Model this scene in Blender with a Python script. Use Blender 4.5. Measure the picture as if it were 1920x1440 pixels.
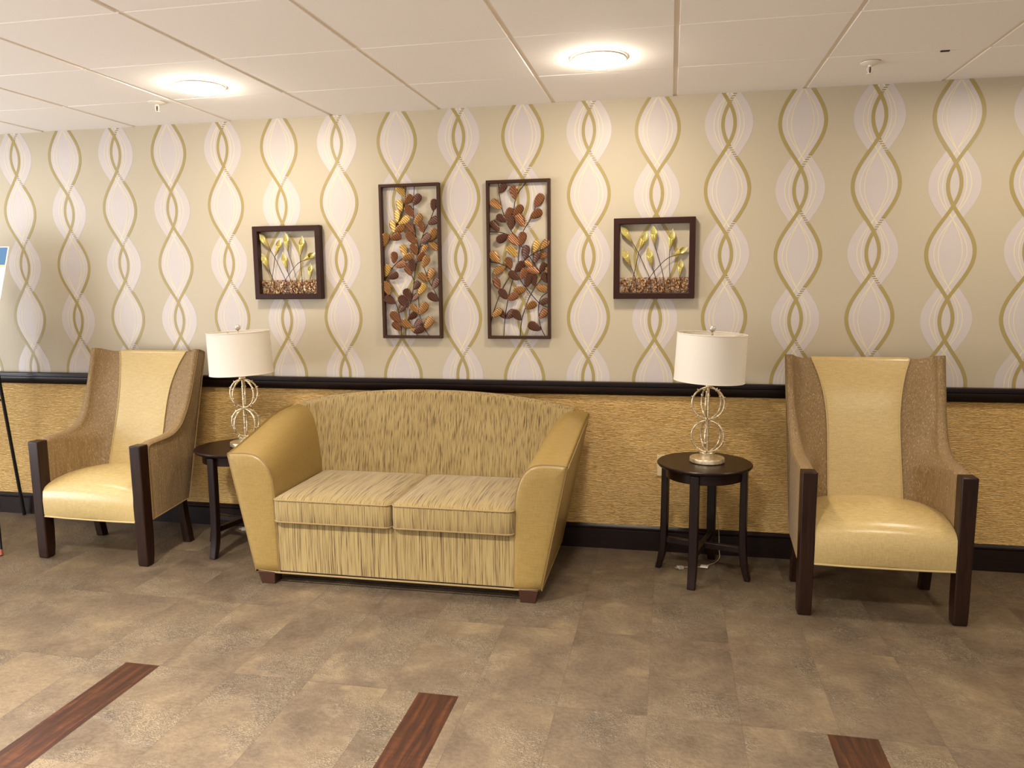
import bpy, bmesh, math, random
from mathutils import Vector, Matrix
random.seed(7)
PI = math.pi
for o in list(bpy.data.objects):
    bpy.data.objects.remove(o)
S = bpy.context.scene
COL = S.collection

# ------------------------------------------------------------------ camera
YAW, PITCH, ROLL = -0.203580, -0.134006, -0.009976
cyw, syw, cp, sp = math.cos(YAW), math.sin(YAW), math.cos(PITCH), math.sin(PITCH)
fwd = Vector((syw*cp, cyw*cp, sp))
rgt = Vector((cyw, -syw, 0))
upv = rgt.cross(fwd)
r2 = math.cos(ROLL)*rgt + math.sin(ROLL)*upv
u2 = -math.sin(ROLL)*rgt + math.cos(ROLL)*upv
cam = bpy.data.objects.new('camera', bpy.data.cameras.new('camera'))
COL.objects.link(cam)
cam.data.sensor_width = 36.0
cam.data.lens = 1433.76/1920*36.0
cam.data.clip_start = 0.02
M = Matrix((r2, u2, -fwd)).transposed().to_4x4()
M.translation = Vector((0, -4.0401, 1.4452))
cam.matrix_world = M
S.camera = cam

# ------------------------------------------------------------------ light and exposure
CEIL = 2.349
S.view_settings.view_transform = 'Standard'
S.view_settings.look = 'None'
S.view_settings.gamma = 1.0
S.view_settings.exposure = 0.0
world = bpy.data.worlds.new('world'); S.world = world
world.use_nodes = True
world.node_tree.nodes['Background'].inputs[0].default_value = (1.0, 0.96, 0.92, 1)
world.node_tree.nodes['Background'].inputs[1].default_value = 0.68
LAMP_COL = (1.0, 0.87, 0.70)
COOL_COL = (1.0, 0.96, 0.91)
LENS_STRENGTH = 138.0
def area(name, loc, rot, power, col, sx, sy=None, shape='DISK', spread=180):
    l = bpy.data.lights.new(name, 'AREA'); l.energy = power; l.color = col
    l.shape = shape; l.size = sx
    if sy: l.size_y = sy
    l.spread = math.radians(spread)
    o = bpy.data.objects.new(name, l); COL.objects.link(o)
    o.location = loc; o.rotation_euler = rot
    return o
# unseen downlights assumed on the ceiling grid; rear rows tuned to fill floor and ceiling
for lx, ly, pw, cl in ((-3.96, -0.74, 5, COOL_COL), (1.53, -0.74, 10, LAMP_COL), (3.2, -0.74, 9, LAMP_COL),
                       (-3.96, -2.6, 10, COOL_COL), (-2.13, -2.6, 88, COOL_COL), (-0.30, -2.6, 38, COOL_COL), (1.53, -2.6, 22, LAMP_COL),
                       (-3.96, -4.5, 40, COOL_COL), (-2.13, -4.5, 150, COOL_COL), (-0.30, -4.5, 60, COOL_COL)):
    area('unseen_downlight', (lx, ly, CEIL-0.03), (0, 0, 0), pw, cl, 0.2, spread=180 if ly > -1 else 128)
# added unseen fill: cool light from the left, tilted up to brighten the ceiling
area('ceiling_fill_light', (-6.2, -3.2, 0.9), (0, math.radians(-122), 0), 170, (0.93, 0.96, 1.0), 1.6, 3.0, 'RECTANGLE')

# ------------------------------------------------------------------ helpers: materials
def lin(c):
    f = lambda v: v/12.92 if v <= 0.04045 else ((v+0.055)/1.055)**2.4
    return tuple(f(x/255.0) for x in c)+(1.0,)
class NT:
    def __init__(s, name):
        s.m = bpy.data.materials.new(name); s.m.use_nodes = True
        s.t = s.m.node_tree; s.b = s.t.nodes['Principled BSDF']
        s._co = None
    def n(s, typ, **kw):
        d = s.t.nodes.new(typ)
        for k, v in kw.items(): setattr(d, k, v)
        return d
    def link(s, a, b): s.t.links.new(a, b)
    def set(s, sock, v):
        if hasattr(v, 'is_output') or isinstance(v, bpy.types.NodeSocket): s.link(v, sock)
        else: sock.default_value = v
    def co(s):
        if s._co is None: s._co = s.n('ShaderNodeTexCoord').outputs['Object']
        return s._co
    def math(s, op, a, b=None, c=None):
        d = s.n('ShaderNodeMath', operation=op)
        s.set(d.inputs[0], a)
        if b is not None: s.set(d.inputs[1], b)
        if c is not None: s.set(d.inputs[2], c)
        return d.outputs[0]
    def mapping(s, scale=(1, 1, 1), loc=(0, 0, 0), rot=(0, 0, 0), src=None):
        d = s.n('ShaderNodeMapping'); s.link(src or s.co(), d.inputs[0])
        d.inputs['Scale'].default_value = scale; d.inputs['Location'].default_value = loc
        d.inputs['Rotation'].default_value = rot
        return d.outputs[0]
    def noise(s, vec, scale=5, detail=3, rough=0.55, dist=0.0):
        d = s.n('ShaderNodeTexNoise'); s.link(vec, d.inputs['Vector'])
        d.inputs['Scale'].default_value = scale; d.inputs['Detail'].default_value = detail
        d.inputs['Roughness'].default_value = rough; d.inputs['Distortion'].default_value = dist
        return d.outputs['Fac']
    def ramp(s, fac, stops):
        d = s.n('ShaderNodeValToRGB'); s.link(fac, d.inputs[0])
        e = d.color_ramp.elements
        while len(e) < len(stops): e.new(0.5)
        for q, (p, c) in zip(e, stops): q.position = p; q.color = c
        return d.outputs[0]
    def mix(s, fac, a, b, mode='MIX'):
        d = s.n('ShaderNodeMix', data_type='RGBA', blend_type=mode)
        s.set(d.inputs[0], fac); s.set(d.inputs[6], a); s.set(d.inputs[7], b)
        return d.outputs[2]
    def bump(s, h, strength=0.3, dist=0.002):
        d = s.n('ShaderNodeBump'); s.link(h, d.inputs['Height'])
        d.inputs['Strength'].default_value = strength; d.inputs['Distance'].default_value = dist
        s.link(d.outputs[0], s.b.inputs['Normal'])
    def base(s, v): s.set(s.b.inputs['Base Color'], v)
    def p(s, **kw):
        for k, v in kw.items(): s.set(s.b.inputs[k.replace('_', ' ')], v)
        return s
def plain(name, c, rough=0.5, metal=0.0, spec=0.5):
    t = NT(name); t.base(lin(c)); t.p(Roughness=rough, Metallic=metal)
    t.b.inputs['Specular IOR Level'].default_value = spec
    return t.m

# wallpaper
t = NT('wallpaper_ground')
f = t.noise(t.mapping((1, 1, 1)), 900, 2)
t.base(t.ramp(f, [(0.3, lin((187, 175, 151))), (0.7, lin((198, 186, 163)))])); t.p(Roughness=0.55)
M_PAPER = t.m
t = NT('wallpaper_pearl')
f = t.noise(t.mapping((1, 1, 1)), 900, 2)
t.base(t.ramp(f, [(0.3, lin((199, 189, 185))), (0.7, lin((208, 199, 194)))])); t.p(Roughness=0.42)
M_PEARL = t.m
M_BAND = plain('wallpaper_olive_gold', (166, 148, 90), 0.45)
M_DASH = plain('wallpaper_dash', (150, 132, 84), 0.45)
M_LINE = plain('wallpaper_cream_line', (226, 214, 182), 0.45)
# wainscot: horizontally rippled wallcovering
t = NT('rippled_wallcovering')
mp = t.mapping((9.0, 1, 170))
w1 = t.noise(mp, 1.0, 2, 0.5, 0.5)
w3 = t.noise(t.mapping((3.2, 1, 60), (7, 3, 1)), 1.0, 2, 0.5, 0.5)
w2 = t.noise(t.mapping((1.2, 1, 1.2)), 3.0, 2)
wv = t.n('ShaderNodeTexWave', wave_type='BANDS', bands_direction='Z', wave_profile='SIN')
t.link(t.mapping((0.16, 0.16, 1)), wv.inputs['Vector'])
wv.inputs['Scale'].default_value = 56; wv.inputs['Distortion'].default_value = 9.0
wv.inputs['Detail'].default_value = 2.5; wv.inputs['Detail Scale'].default_value = 2.2; wv.inputs['Detail Roughness'].default_value = 0.62
hw = t.math('ADD', t.math('MULTIPLY', wv.outputs['Fac'], 0.62), t.math('MULTIPLY', w1, 0.38))
c = t.ramp(hw, [(0.18, lin((135, 91, 39))), (0.31, lin((216, 170, 98))), (0.62, lin((236, 194, 118))), (0.82, lin((254, 222, 156)))])
t.base(t.mix(0.45, c, t.ramp(w2, [(0.3, lin((220, 174, 101))), (0.7, lin((236, 196, 120)))])))
t.p(Roughness=0.45); t.bump(hw, 0.8, 0.006)
M_WAIN = t.m
# dark trim wood
t = NT('espresso_trim')
f = t.noise(t.mapping((3, 20, 40)), 2.0, 3)
t.base(t.ramp(f, [(0.3, lin((22, 12, 10))), (0.7, lin((34, 20, 16)))])); t.p(Roughness=0.33); t.b.inputs['Specular IOR Level'].default_value = 0.3
M_TRIM = t.m
t = NT('espresso_wood')
f = t.noise(t.mapping((30, 30, 3)), 2.0, 4)
t.base(t.ramp(f, [(0.3, lin((20, 9, 7))), (0.7, lin((36, 19, 14)))])); t.p(Roughness=0.32); t.b.inputs['Specular IOR Level'].default_value = 0.28
M_WOOD = t.m
t = NT('walnut_post')
f = t.noise(t.mapping((40, 40, 3)), 2.0, 4)
t.base(t.ramp(f, [(0.3, lin((28, 14, 8))), (0.7, lin((47, 26, 16)))])); t.p(Roughness=0.3); t.b.inputs['Specular IOR Level'].default_value = 0.28
M_POST = t.m
M_FOOT = plain('reddish_foot', (62, 35, 23), 0.35)
# ceiling
t = NT('ceiling_tile')
f = t.noise(t.mapping((1, 1, 1)), 220, 3)
t.base(t.ramp(f, [(0.3, lin((249, 244, 240))), (0.7, lin((252, 249, 246)))])); t.p(Roughness=0.9); t.bump(f, 0.15, 0.002)
M_TILE = t.m
M_TEE = plain('ceiling_tee', (240, 230, 216), 0.7)
# floor
t = NT('floor_tile')
sx = t.n('ShaderNodeSeparateXYZ'); t.link(t.co(), sx.inputs[0])
ux = t.math('DIVIDE', t.math('ADD', sx.outputs[0], 0.978+6.1), 0.3055)
uy = t.math('DIVIDE', t.math('ADD', sx.outputs[1], 1.615+5.8), 0.58)
ix, iy = t.math('FLOOR', ux), t.math('FLOOR', uy)
fx, fy = t.math('FRACT', ux), t.math('FRACT', uy)
cv = t.n('ShaderNodeCombineXYZ'); t.link(ix, cv.inputs[0]); t.link(iy, cv.inputs[1])
wn = t.n('ShaderNodeTexWhiteNoise', noise_dimensions='2D'); t.link(cv.outputs[0], wn.inputs['Vector'])
off = t.n('ShaderNodeVectorMath', operation='MULTIPLY_ADD')
t.link(wn.outputs['Color'], off.inputs[0]); off.inputs[1].default_value = (9, 9, 9); t.link(t.co(), off.inputs[2])
n1 = t.noise(off.outputs[0], 4.2, 5, 0.62, 0.4)
n2 = t.noise(off.outputs[0], 1.7, 3, 0.5)
n3 = t.noise(off.outputs[0], 60, 3, 0.6)
c = t.ramp(n1, [(0.30, lin((65, 52, 39))), (0.47, lin((92, 76, 59))), (0.58, lin((107, 90, 68))), (0.74, lin((137, 118, 88)))])
c = t.mix(0.35, c, t.ramp(n2, [(0.35, lin((80, 67, 56))), (0.65, lin((110, 94, 72)))]))
c = t.mix(t.math('MULTIPLY', wn.outputs['Value'], 0.12), c, lin((57, 47, 39)))
c = t.mix(0.10, c, t.ramp(n3, [(0.4, lin((44, 36, 30))), (0.6, lin((123, 110, 88)))]))
ex = t.math('MINIMUM', fx, t.math('SUBTRACT', 1.0, fx))
ey = t.math('MINIMUM', fy, t.math('SUBTRACT', 1.0, fy))
sm = t.math('MAXIMUM', t.math('LESS_THAN', ex, 0.0045), t.math('LESS_THAN', ey, 0.0028))
c = t.mix(t.math('MULTIPLY', sm, 0.30), c, lin((53, 43, 34)))
wr = t.noise(off.outputs[0], 75, 2, 0.5, 2.2)
mk = t.ramp(t.noise(off.outputs[0], 3.4, 2), [(0.48, (0, 0, 0, 1)), (0.60, (1, 1, 1, 1))])
c = t.mix(t.math('MULTIPLY', t.math('MULTIPLY', t.ramp(wr, [(0.5, (0, 0, 0, 1)), (0.62, (1, 1, 1, 1))]), mk), 0.30), c, lin((144, 127, 98)))  # highlights on the wrinkles painted in as paler colour, in patches
t.base(c)
hh = t.math('ADD', t.math('MULTIPLY', wr, mk), t.math('MULTIPLY', n3, 0.35))
t.bump(hh, 1.0, 0.008)
t.p(Roughness=0.46)
M_FLOOR = t.m
t = NT('floor_wood_inlay')
f = t.noise(t.mapping((30, 3, 3)), 1.6, 4, 0.6, 0.5)
g = t.noise(t.mapping((4, 90, 3)), 1.0, 3, 0.6, 0.4)
c = t.ramp(f, [(0.3, lin((33, 13, 6))), (0.5, lin((51, 23, 9))), (0.72, lin((79, 42, 17)))])
t.base(t.mix(t.ramp(g, [(0.45, (0, 0, 0, 1)), (0.7, (0.55, 0.55, 0.55, 1))]), c, lin((31, 13, 6)))); t.p(Roughness=0.38)
M_INLAY = t.m
# upholstery
def vinyl(name, c1, c2, rough):
    t = NT(name)
    a = t.noise(t.mapping((30, 30, 420)), 1.0, 2, 0.6)
    b = t.noise(t.mapping((420, 420, 30)), 1.0, 2, 0.6)
    h = t.math('ADD', a, b)
    t.base(t.ramp(t.math('MULTIPLY', h, 0.5), [(0.36, lin(c1)), (0.62, lin(c2))]))
    t.p(Roughness=rough); t.bump(h, 0.12, 0.001)
    return t.m
M_VINYL = vinyl('linen_embossed_vinyl', (137, 111, 58), (153, 126, 70), 0.36)
M_VINYL2 = vinyl('pale_gold_vinyl', (179, 153, 99), (198, 174, 119), 0.27)
t = NT('striated_chenille')
a = t.noise(t.mapping((230, 60, 5)), 1.0, 1, 0.5)
b = t.noise(t.mapping((700, 120, 14)), 1.0, 2, 0.6)
h = t.math('ADD', t.math('MULTIPLY', a, 0.7), t.math('MULTIPLY', b, 0.3))
t.base(t.ramp(h, [(0.34, lin((75, 55, 26))), (0.405, lin((119, 95, 52))), (0.47, lin((145, 122, 72))), (0.66, lin((164, 141, 89)))]))
t.p(Roughness=0.75); t.b.inputs['Sheen Weight'].default_value = 0.25; t.bump(h, 0.5, 0.003)
M_CHEN = t.m
# same weave with its slubs running front to back on the seat cushions
t = NT('striated_chenille_seat')
tc = t.co()
a = t.noise(t.mapping((230, 5, 30)), 1.0, 1, 0.5)
b = t.noise(t.mapping((700, 14, 60)), 1.0, 2, 0.6)
h = t.math('ADD', t.math('MULTIPLY', a, 0.7), t.math('MULTIPLY', b, 0.3))
t.base(t.ramp(h, [(0.34, lin((71, 52, 24))), (0.405, lin((112, 90, 48))), (0.47, lin((137, 115, 67))), (0.66, lin((154, 133, 85)))]))
t.p(Roughness=0.75); t.b.inputs['Sheen Weight'].default_value = 0.25; t.bump(h, 0.5, 0.003)
M_CHENS = t.m
t = NT('slub_weave')
a = t.noise(t.mapping((260, 260, 6)), 1.0, 2, 0.55)
b = t.noise(t.mapping((1, 1, 0.4)), 520, 2, 0.6)
sp = t.noise(t.mapping((1, 1, 0.45)), 190, 1, 0.5)
h = t.math('ADD', t.math('MULTIPLY', a, 0.5), t.math('MULTIPLY', b, 0.5))
c = t.ramp(h, [(0.34, lin((109, 81, 50))), (0.52, lin((130, 103, 63))), (0.66, lin((153, 127, 84)))])
c = t.mix(t.ramp(sp, [(0.60, (0, 0, 0, 1)), (0.72, (0.55, 0.55, 0.55, 1))]), c, lin((187, 163, 112)))
t.base(c); t.p(Roughness=0.6); t.b.inputs['Sheen Weight'].default_value = 0.08; t.bump(h, 0.45, 0.002)
M_SLUB = t.m
M_PIPE = plain('cream_piping', (186, 164, 112), 0.5)
M_PIPED = plain('tan_piping', (128, 102, 62), 0.6)
M_PIPEC = plain('chenille_piping', (146, 121, 76), 0.7)
# lamp
t = NT('shade_linen')
f = t.noise(t.mapping((300, 300, 300)), 1.0, 2)
t.base(t.ramp(f, [(0.3, lin((246, 240, 229))), (0.7, lin((252, 248, 239)))])); t.p(Roughness=0.8)
tr = t.n('ShaderNodeBsdfTranslucent'); tr.inputs[0].default_value = lin((244, 234, 214))
mx = t.n('ShaderNodeMixShader'); mx.inputs[0].default_value = 0.25
t.link(t.b.outputs[0], mx.inputs[1]); t.link(tr.outputs[0], mx.inputs[2])
t.link(mx.outputs[0], t.t.nodes['Material Output'].inputs[0])
M_SHADE = t.m
t = NT('champagne_metal')
f = t.noise(t.mapping((1, 1, 1)), 60, 3)
t.base(t.ramp(f, [(0.3, lin((196, 176, 140))), (0.7, lin((240, 226, 196)))])); t.p(Roughness=0.27, Metallic=0.7)
M_CHAMP = t.m
M_CRYS = plain('finial_glass', (214, 210, 198), 0.12, 0.5)
M_CORD = plain('clear_cord', (176, 160, 128), 0.35)
M_PLUG = plain('clear_plug', (190, 180, 160), 0.25)
M_TAG = plain('white_tag', (238, 226, 208), 0.6)
# wall art
def leafmat(name, c1, c2, c3, rough=0.36):
    t = NT(name)
    w = t.n('ShaderNodeTexWave', wave_type='BANDS', bands_direction='DIAGONAL')
    t.link(t.co(), w.inputs['Vector']); w.inputs['Scale'].default_value = 44; w.inputs['Distortion'].default_value = 1.0
    f = t.noise(t.mapping((1, 1, 1)), 70, 3)
    c = t.mix(f, lin(c1), lin(c2))
    t.base(t.mix(t.math('MULTIPLY', t.math('POWER', w.outputs['Fac'], 2.0), 0.8), c, lin(c3)))
    t.p(Roughness=rough, Metallic=0.45); t.bump(w.outputs['Fac'], 0.6, 0.0015)
    return t.m
M_LEAF = [leafmat('leaf_copper', (158, 102, 56), (118, 70, 40), (58, 32, 20)),
          leafmat('leaf_gold', (220, 182, 96), (188, 142, 66), (96, 62, 28)),
          leafmat('leaf_bronze', (108, 66, 44), (84, 50, 34), (44, 26, 18)),
          leafmat('leaf_amber', (188, 140, 74), (144, 96, 50), (70, 42, 24))]
M_ARTFR = plain('dark_metal_frame', (66, 42, 30), 0.45, 0.2, 0.25)
M_STEM = plain('dark_wire', (58, 36, 26), 0.45, 0.4)
M_SQFR = plain('mahogany_frame', (50, 25, 18), 0.36, 0.0, 0.25)
t = NT('calla_gilt')
g = t.n('ShaderNodeAttribute', attribute_name='along')
f = t.noise(t.mapping((1, 1, 1)), 120, 3)
c = t.ramp(g.outputs['Fac'], [(0.0, lin((70, 46, 22))), (0.22, lin((150, 122, 46))), (0.55, lin((204, 188, 84))), (1.0, lin((238, 230, 170)))])
t.base(t.mix(0.25, c, t.ramp(f, [(0.35, lin((150, 130, 50))), (0.65, lin((240, 232, 180)))])))
t.p(Roughness=0.28, Metallic=0.35)
M_CALLA = t.m
t = NT('copper_twigs')
f = t.noise(t.mapping((1, 1, 1)), 90, 2)
t.base(t.ramp(f, [(0.38, lin((84, 48, 30))), (0.5, lin((190, 134, 88))), (0.62, lin((236, 204, 158)))])); t.p(Roughness=0.35, Metallic=0.5)
M_TWIG = t.m
# others
M_WHITE = plain('white_enamel', (238, 230, 218), 0.4)
M_DARK = plain('dark_bulb', (60, 30, 18), 0.3)
M_IVORY = plain('ivory_plastic', (226, 208, 164), 0.4)
M_SLOT = plain('socket_slot', (40, 30, 20), 0.6)
M_BLACK = plain('black_metal', (20, 17, 16), 0.4, 0.3)
M_TIP = plain('copper_tip', (150, 80, 56), 0.4, 0.3)
M_POSTER = plain('poster_white', (246, 244, 238), 0.5)
M_BLUE = plain('poster_blue', (74, 118, 160), 0.5)
M_LIME = plain('poster_lime', (214, 214, 120), 0.5)
t = NT('downlight_lens'); t.base(lin((250, 246, 238)))
t.b.inputs['Emission Color'].default_value = LAMP_COL+(1,)
t.b.inputs['Emission Strength'].default_value = LENS_STRENGTH
M_LENS = t.m

# ------------------------------------------------------------------ helpers: meshes
class MB:
    def __init__(s): s.v = []; s.f = []; s.m = []; s.mats = []
    def mi(s, mat):
        if mat not in s.mats: s.mats.append(mat)
        return s.mats.index(mat)
    def poly(s, pts, mat):
        b = len(s.v); s.v += [tuple(p) for p in pts]
        s.f.append(tuple(range(b, b+len(pts)))); s.m.append(s.mi(mat)); return s
    def grid(s, rows, mat, cu=False, cv=False):
        b = len(s.v); R = len(rows); C = len(rows[0]); k = s.mi(mat)
        for r in rows: s.v += [tuple(p) for p in r]
        for i in range(R if cv else R-1):
            for j in range(C if cu else C-1):
                a, c = i, (i+1) % R; d, e = j, (j+1) % C
                s.f.append((b+a*C+d, b+a*C+e, b+c*C+e, b+c*C+d)); s.m.append(k)
        return s
    def box(s, x0, x1, y0, y1, z0, z1, mat):
        P = [(x0, y0, z0), (x1, y0, z0), (x1, y1, z0), (x0, y1, z0), (x0, y0, z1), (x1, y0, z1), (x1, y1, z1), (x0, y1, z1)]
        b = len(s.v); s.v += P; k = s.mi(mat)
        for f in ((0, 3, 2, 1), (4, 5, 6, 7), (0, 1, 5, 4), (1, 2, 6, 5), (2, 3, 7, 6), (3, 0, 4, 7)):
            s.f.append(tuple(b+i for i in f)); s.m.append(k)
        return s
    def tube(s, path, r, mat, n=8, closed=False, cap=True):
        P = [Vector(p) for p in path]; N = len(P); rows = []; ref = None
        for i, p in enumerate(P):
            a = P[(i-1) % N] if (closed or i > 0) else P[i]
            c = P[(i+1) % N] if (closed or i < N-1) else P[i]
            d = (c-a)
            d = d.normalized() if d.length > 1e-9 else Vector((0, 0, 1))
            if ref is None: ref = Vector((0, 0, 1)) if abs(d.z) < 0.9 else Vector((1, 0, 0))
            x = (ref-d*ref.dot(d)).normalized(); y = d.cross(x); ref = x
            rr = r[i] if isinstance(r, (list, tuple)) else r
            rows.append([p+x*(rr*math.cos(2*PI*q/n))+y*(rr*math.sin(2*PI*q/n)) for q in range(n)])
        s.grid(rows, mat, cu=True, cv=closed)
        if cap and not closed: s.poly(rows[0][::-1], mat); s.poly(rows[-1], mat)
        return s
    def lathe(s, prof, mat, n=40, c=(0, 0), closed=False):
        rows = [[(c[0]+r*math.cos(2*PI*q/n), c[1]+r*math.sin(2*PI*q/n), z) for q in range(n)] for r, z in prof]
        s.grid(rows, mat, cu=True, cv=closed); return s
    def build(s, name, parent=None, ang=38, bevel=0, seg=2, sub=0, solid=0, loc=None, merge=True):
        me = bpy.data.meshes.new(name); me.from_pydata(s.v, [], s.f)
        for m in s.mats: me.materials.append(m)
        me.polygons.foreach_set('material_index', s.m)
        bm = bmesh.new(); bm.from_mesh(me)
        if merge: bmesh.ops.remove_doubles(bm, verts=bm.verts, dist=1e-5)
        bmesh.ops.recalc_face_normals(bm, faces=bm.faces)
        bm.to_mesh(me); bm.free()
        me.polygons.foreach_set('use_smooth', [True]*len(me.polygons))
        me.set_sharp_from_angle(angle=math.radians(ang))
        o = bpy.data.objects.new(name, me); COL.objects.link(o)
        if parent: o.parent = parent
        if loc: o.location = loc
        if solid:
            k = o.modifiers.new('solid', 'SOLIDIFY'); k.thickness = solid; k.offset = 0
        if bevel:
            k = o.modifiers.new('bevel', 'BEVEL'); k.width = bevel; k.segments = seg; k.limit_method = 'ANGLE'
            k.angle_limit = math.radians(35)
        if sub:
            k = o.modifiers.new('sub', 'SUBSURF'); k.levels = sub; k.render_levels = sub
        return o
def tag(o, label, cat, group=None):
    o['label'] = label; o['category'] = cat
    if group: o['group'] = group
    return o
def thing(name, loc, label, cat, group=None, rz=0):
    o = bpy.data.objects.new(name, None); COL.objects.link(o)
    o.location = loc; o.rotation_euler = (0, 0, rz); o.empty_display_size = 0.1
    return tag(o, label, cat, group)
def struct(o): o['kind'] = 'structure'; return o
def kids(o): return [c for c in bpy.data.objects if c.parent == o]
def dup(o, parent=None, skip=()):
    c = o.copy(); COL.objects.link(c)
    if parent: c.parent = parent
    for k in kids(o):
        if k.name.split('.')[0] not in skip: dup(k, c, skip)
    return c
def cr(pts, n=6):
    """smooth curve through points"""
    P = [Vector(p) for p in pts]; out = []
    for i in range(len(P)-1):
        a = P[i-1] if i else P[i]*2-P[i+1]
        b, c = P[i], P[i+1]
        d = P[i+2] if i+2 < len(P) else P[i+1]*2-P[i]
        for k in range(n):
            t = k/n
            out.append(0.5*((2*b)+(c-a)*t+(2*a-5*b+4*c-d)*t*t+(3*b-a-3*c+d)*t**3))
    out.append(P[-1]); return out
def lerp(a, b, t): return a+(b-a)*t

# ------------------------------------------------------------------ the setting
XL, XR, YF = -6.5, 3.6, -4.9
# floor with inlaid wood strips
fb = MB()
strips = [(-2.033, -1.887), (-0.850, -0.703), (0.516, 0.668)]
fb.poly([(XL, -1.615, 0), (XR, -1.615, 0), (XR, 0.1, 0), (XL, 0.1, 0)], M_FLOOR)
xs = [XL]+[v for s_ in strips for v in s_]+[XR]
for i in range(len(xs)-1):
    fb.poly([(xs[i], YF, 0), (xs[i+1], YF, 0), (xs[i+1], -1.615, 0), (xs[i], -1.615, 0)], M_INLAY if i % 2 else M_FLOOR)
struct(fb.build('floor'))
# back wall with printed wallpaper
wb = MB()
wb.box(XL, XR, 0, 0.12, -0.02, CEIL+0.05, M_PAPER)
P_ = 0.636
def wave(z, zc, A, B): return A*math.cos(2*PI*(z-zc)/P_)+B
Z0, Z1 = 0.88, CEIL
def zrange(a, b, n):
    return [a+(b-a)*i/n for i in range(n+1)]
def ribbon(fn, w, y, z0, z1, mat, n=None):
    n = n or max(2, int((z1-z0)/0.012)); rows = []
    for z in zrange(z0, z1, n):
        e = 1e-3; sl = (fn(z+e)-fn(z-e))/(2*e); k = math.sqrt(1+sl*sl)*w/2
        rows.append([(fn(z)-k, y, z), (fn(z)+k, y, z)])
    wb.grid(rows, mat)
half = math.acos(-0.038/0.067)/(2*PI)*P_          # half height of a large lens
for k in range(-17, 10):
    cx = -0.42+0.345*k
    zs = 2.2025 if k % 2 == 0 else 1.875           # centre of a small lens
    nodash = (k % 4 == 1)
    for q in range(-4, 4):
        zl = zs+P_/2+q*P_                          # centre of a large lens
        a, b = max(Z0, zl-half), min(Z1, zl+half)
        if b > a:                                  # pearl inside the large lens
            rows = [[(cx-max(0.0, wave(z, zl, 0.067, 0.038)), -0.0004, z), (cx+max(0.0, wave(z, zl, 0.067, 0.038)), -0.0004, z)] for z in zrange(a, b, 36)]
            wb.grid(rows, M_PEARL)
        zc = zs+q*P_                               # pearl lens behind the small lens
        a, b = max(Z0, zc-half), min(Z1, zc+half)
        if b > a:
            g = 1.10
            rows = [[(cx-g*max(0.0, wave(z, zc, 0.067, 0.038)), -0.0005, z), (cx+g*max(0.0, wave(z, zc, 0.067, 0.038)), -0.0005, z)] for z in zrange(a, b, 36)]
            wb.grid(rows, M_PEARL)
    zl = zs+P_/2
    for sgn in (-1, 1):
        for amp in (0.072, 0.052):
            ribbon(lambda z: cx+sgn*amp*math.cos(2*PI*(z-zl)/P_), 0.0042, -0.0008-0.00004*(sgn+1)-(0.00002 if amp > 0.06 else 0), Z0, Z1, M_LINE)
        # olive band; the right-hand run breaks into dashes just outside each small lens
        fn = lambda z, s_=sgn: cx+s_*wave(z, zl, 0.067, 0.038)
        if sgn < 0 or nodash:
            ribbon(fn, 0.0165, -0.0012 if sgn < 0 else -0.0011, Z0, Z1, M_BAND)
        else:
            cuts = []
            for q in range(-5, 5):
                zc = zl+q*P_
                cuts += [(zc-half+0.006, zc-half+0.066), (zc+half-0.066, zc+half-0.006)]
            z = Z0
            for a, b in sorted(cuts):
                if b < Z0 or a > Z1: continue
                if a > z: ribbon(fn, 0.0165, -0.0011, z, min(a, Z1), M_BAND)
                zz = max(a, Z0)
                while zz < min(b, Z1)-0.004:
                    ribbon(fn, 0.015, -0.0010, zz+0.003, zz+0.0075, M_DASH, 2); zz += 0.0105
                z = max(z, b)
            if z < Z1: ribbon(fn, 0.0165, -0.0011, z, Z1, M_BAND)
struct(wb.build('wall_back', merge=False))
struct(MB().box(XR, XR+0.1, YF, 0.1, -0.02, CEIL+0.05, M_PAPER).build('light_block_wall'))  # unseen wall, added to block world light from the right
struct(MB().box(XL, XR, -0.006, -0.0016, 0.0, 0.87, M_WAIN).build('trim_1'))
def extrude_x(prof, mat, name, ang=30):
    m = MB(); m.grid([[(XL, y, z) for y, z in prof], [(XR, y, z) for y, z in prof]], mat)
    return struct(m.build(name, ang=ang))
extrude_x([(-0.006, 0.842), (-0.018, 0.842), (-0.024, 0.850), (-0.030, 0.862), (-0.034, 0.876), (-0.034, 0.886), (-0.026, 0.890), (-0.026, 0.896), (-0.036, 0.899), (-0.036, 0.909), (-0.032, 0.912), (0.0, 0.912)], M_TRIM, 'trim_2')
extrude_x([(-0.022, 0.0), (-0.022, 0.104), (-0.014, 0.108), (-0.018, 0.113), (-0.018, 0.120), (-0.012, 0.128), (-0.006, 0.133), (0.0, 0.133)], M_TRIM, 'baseboard_back')
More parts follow.
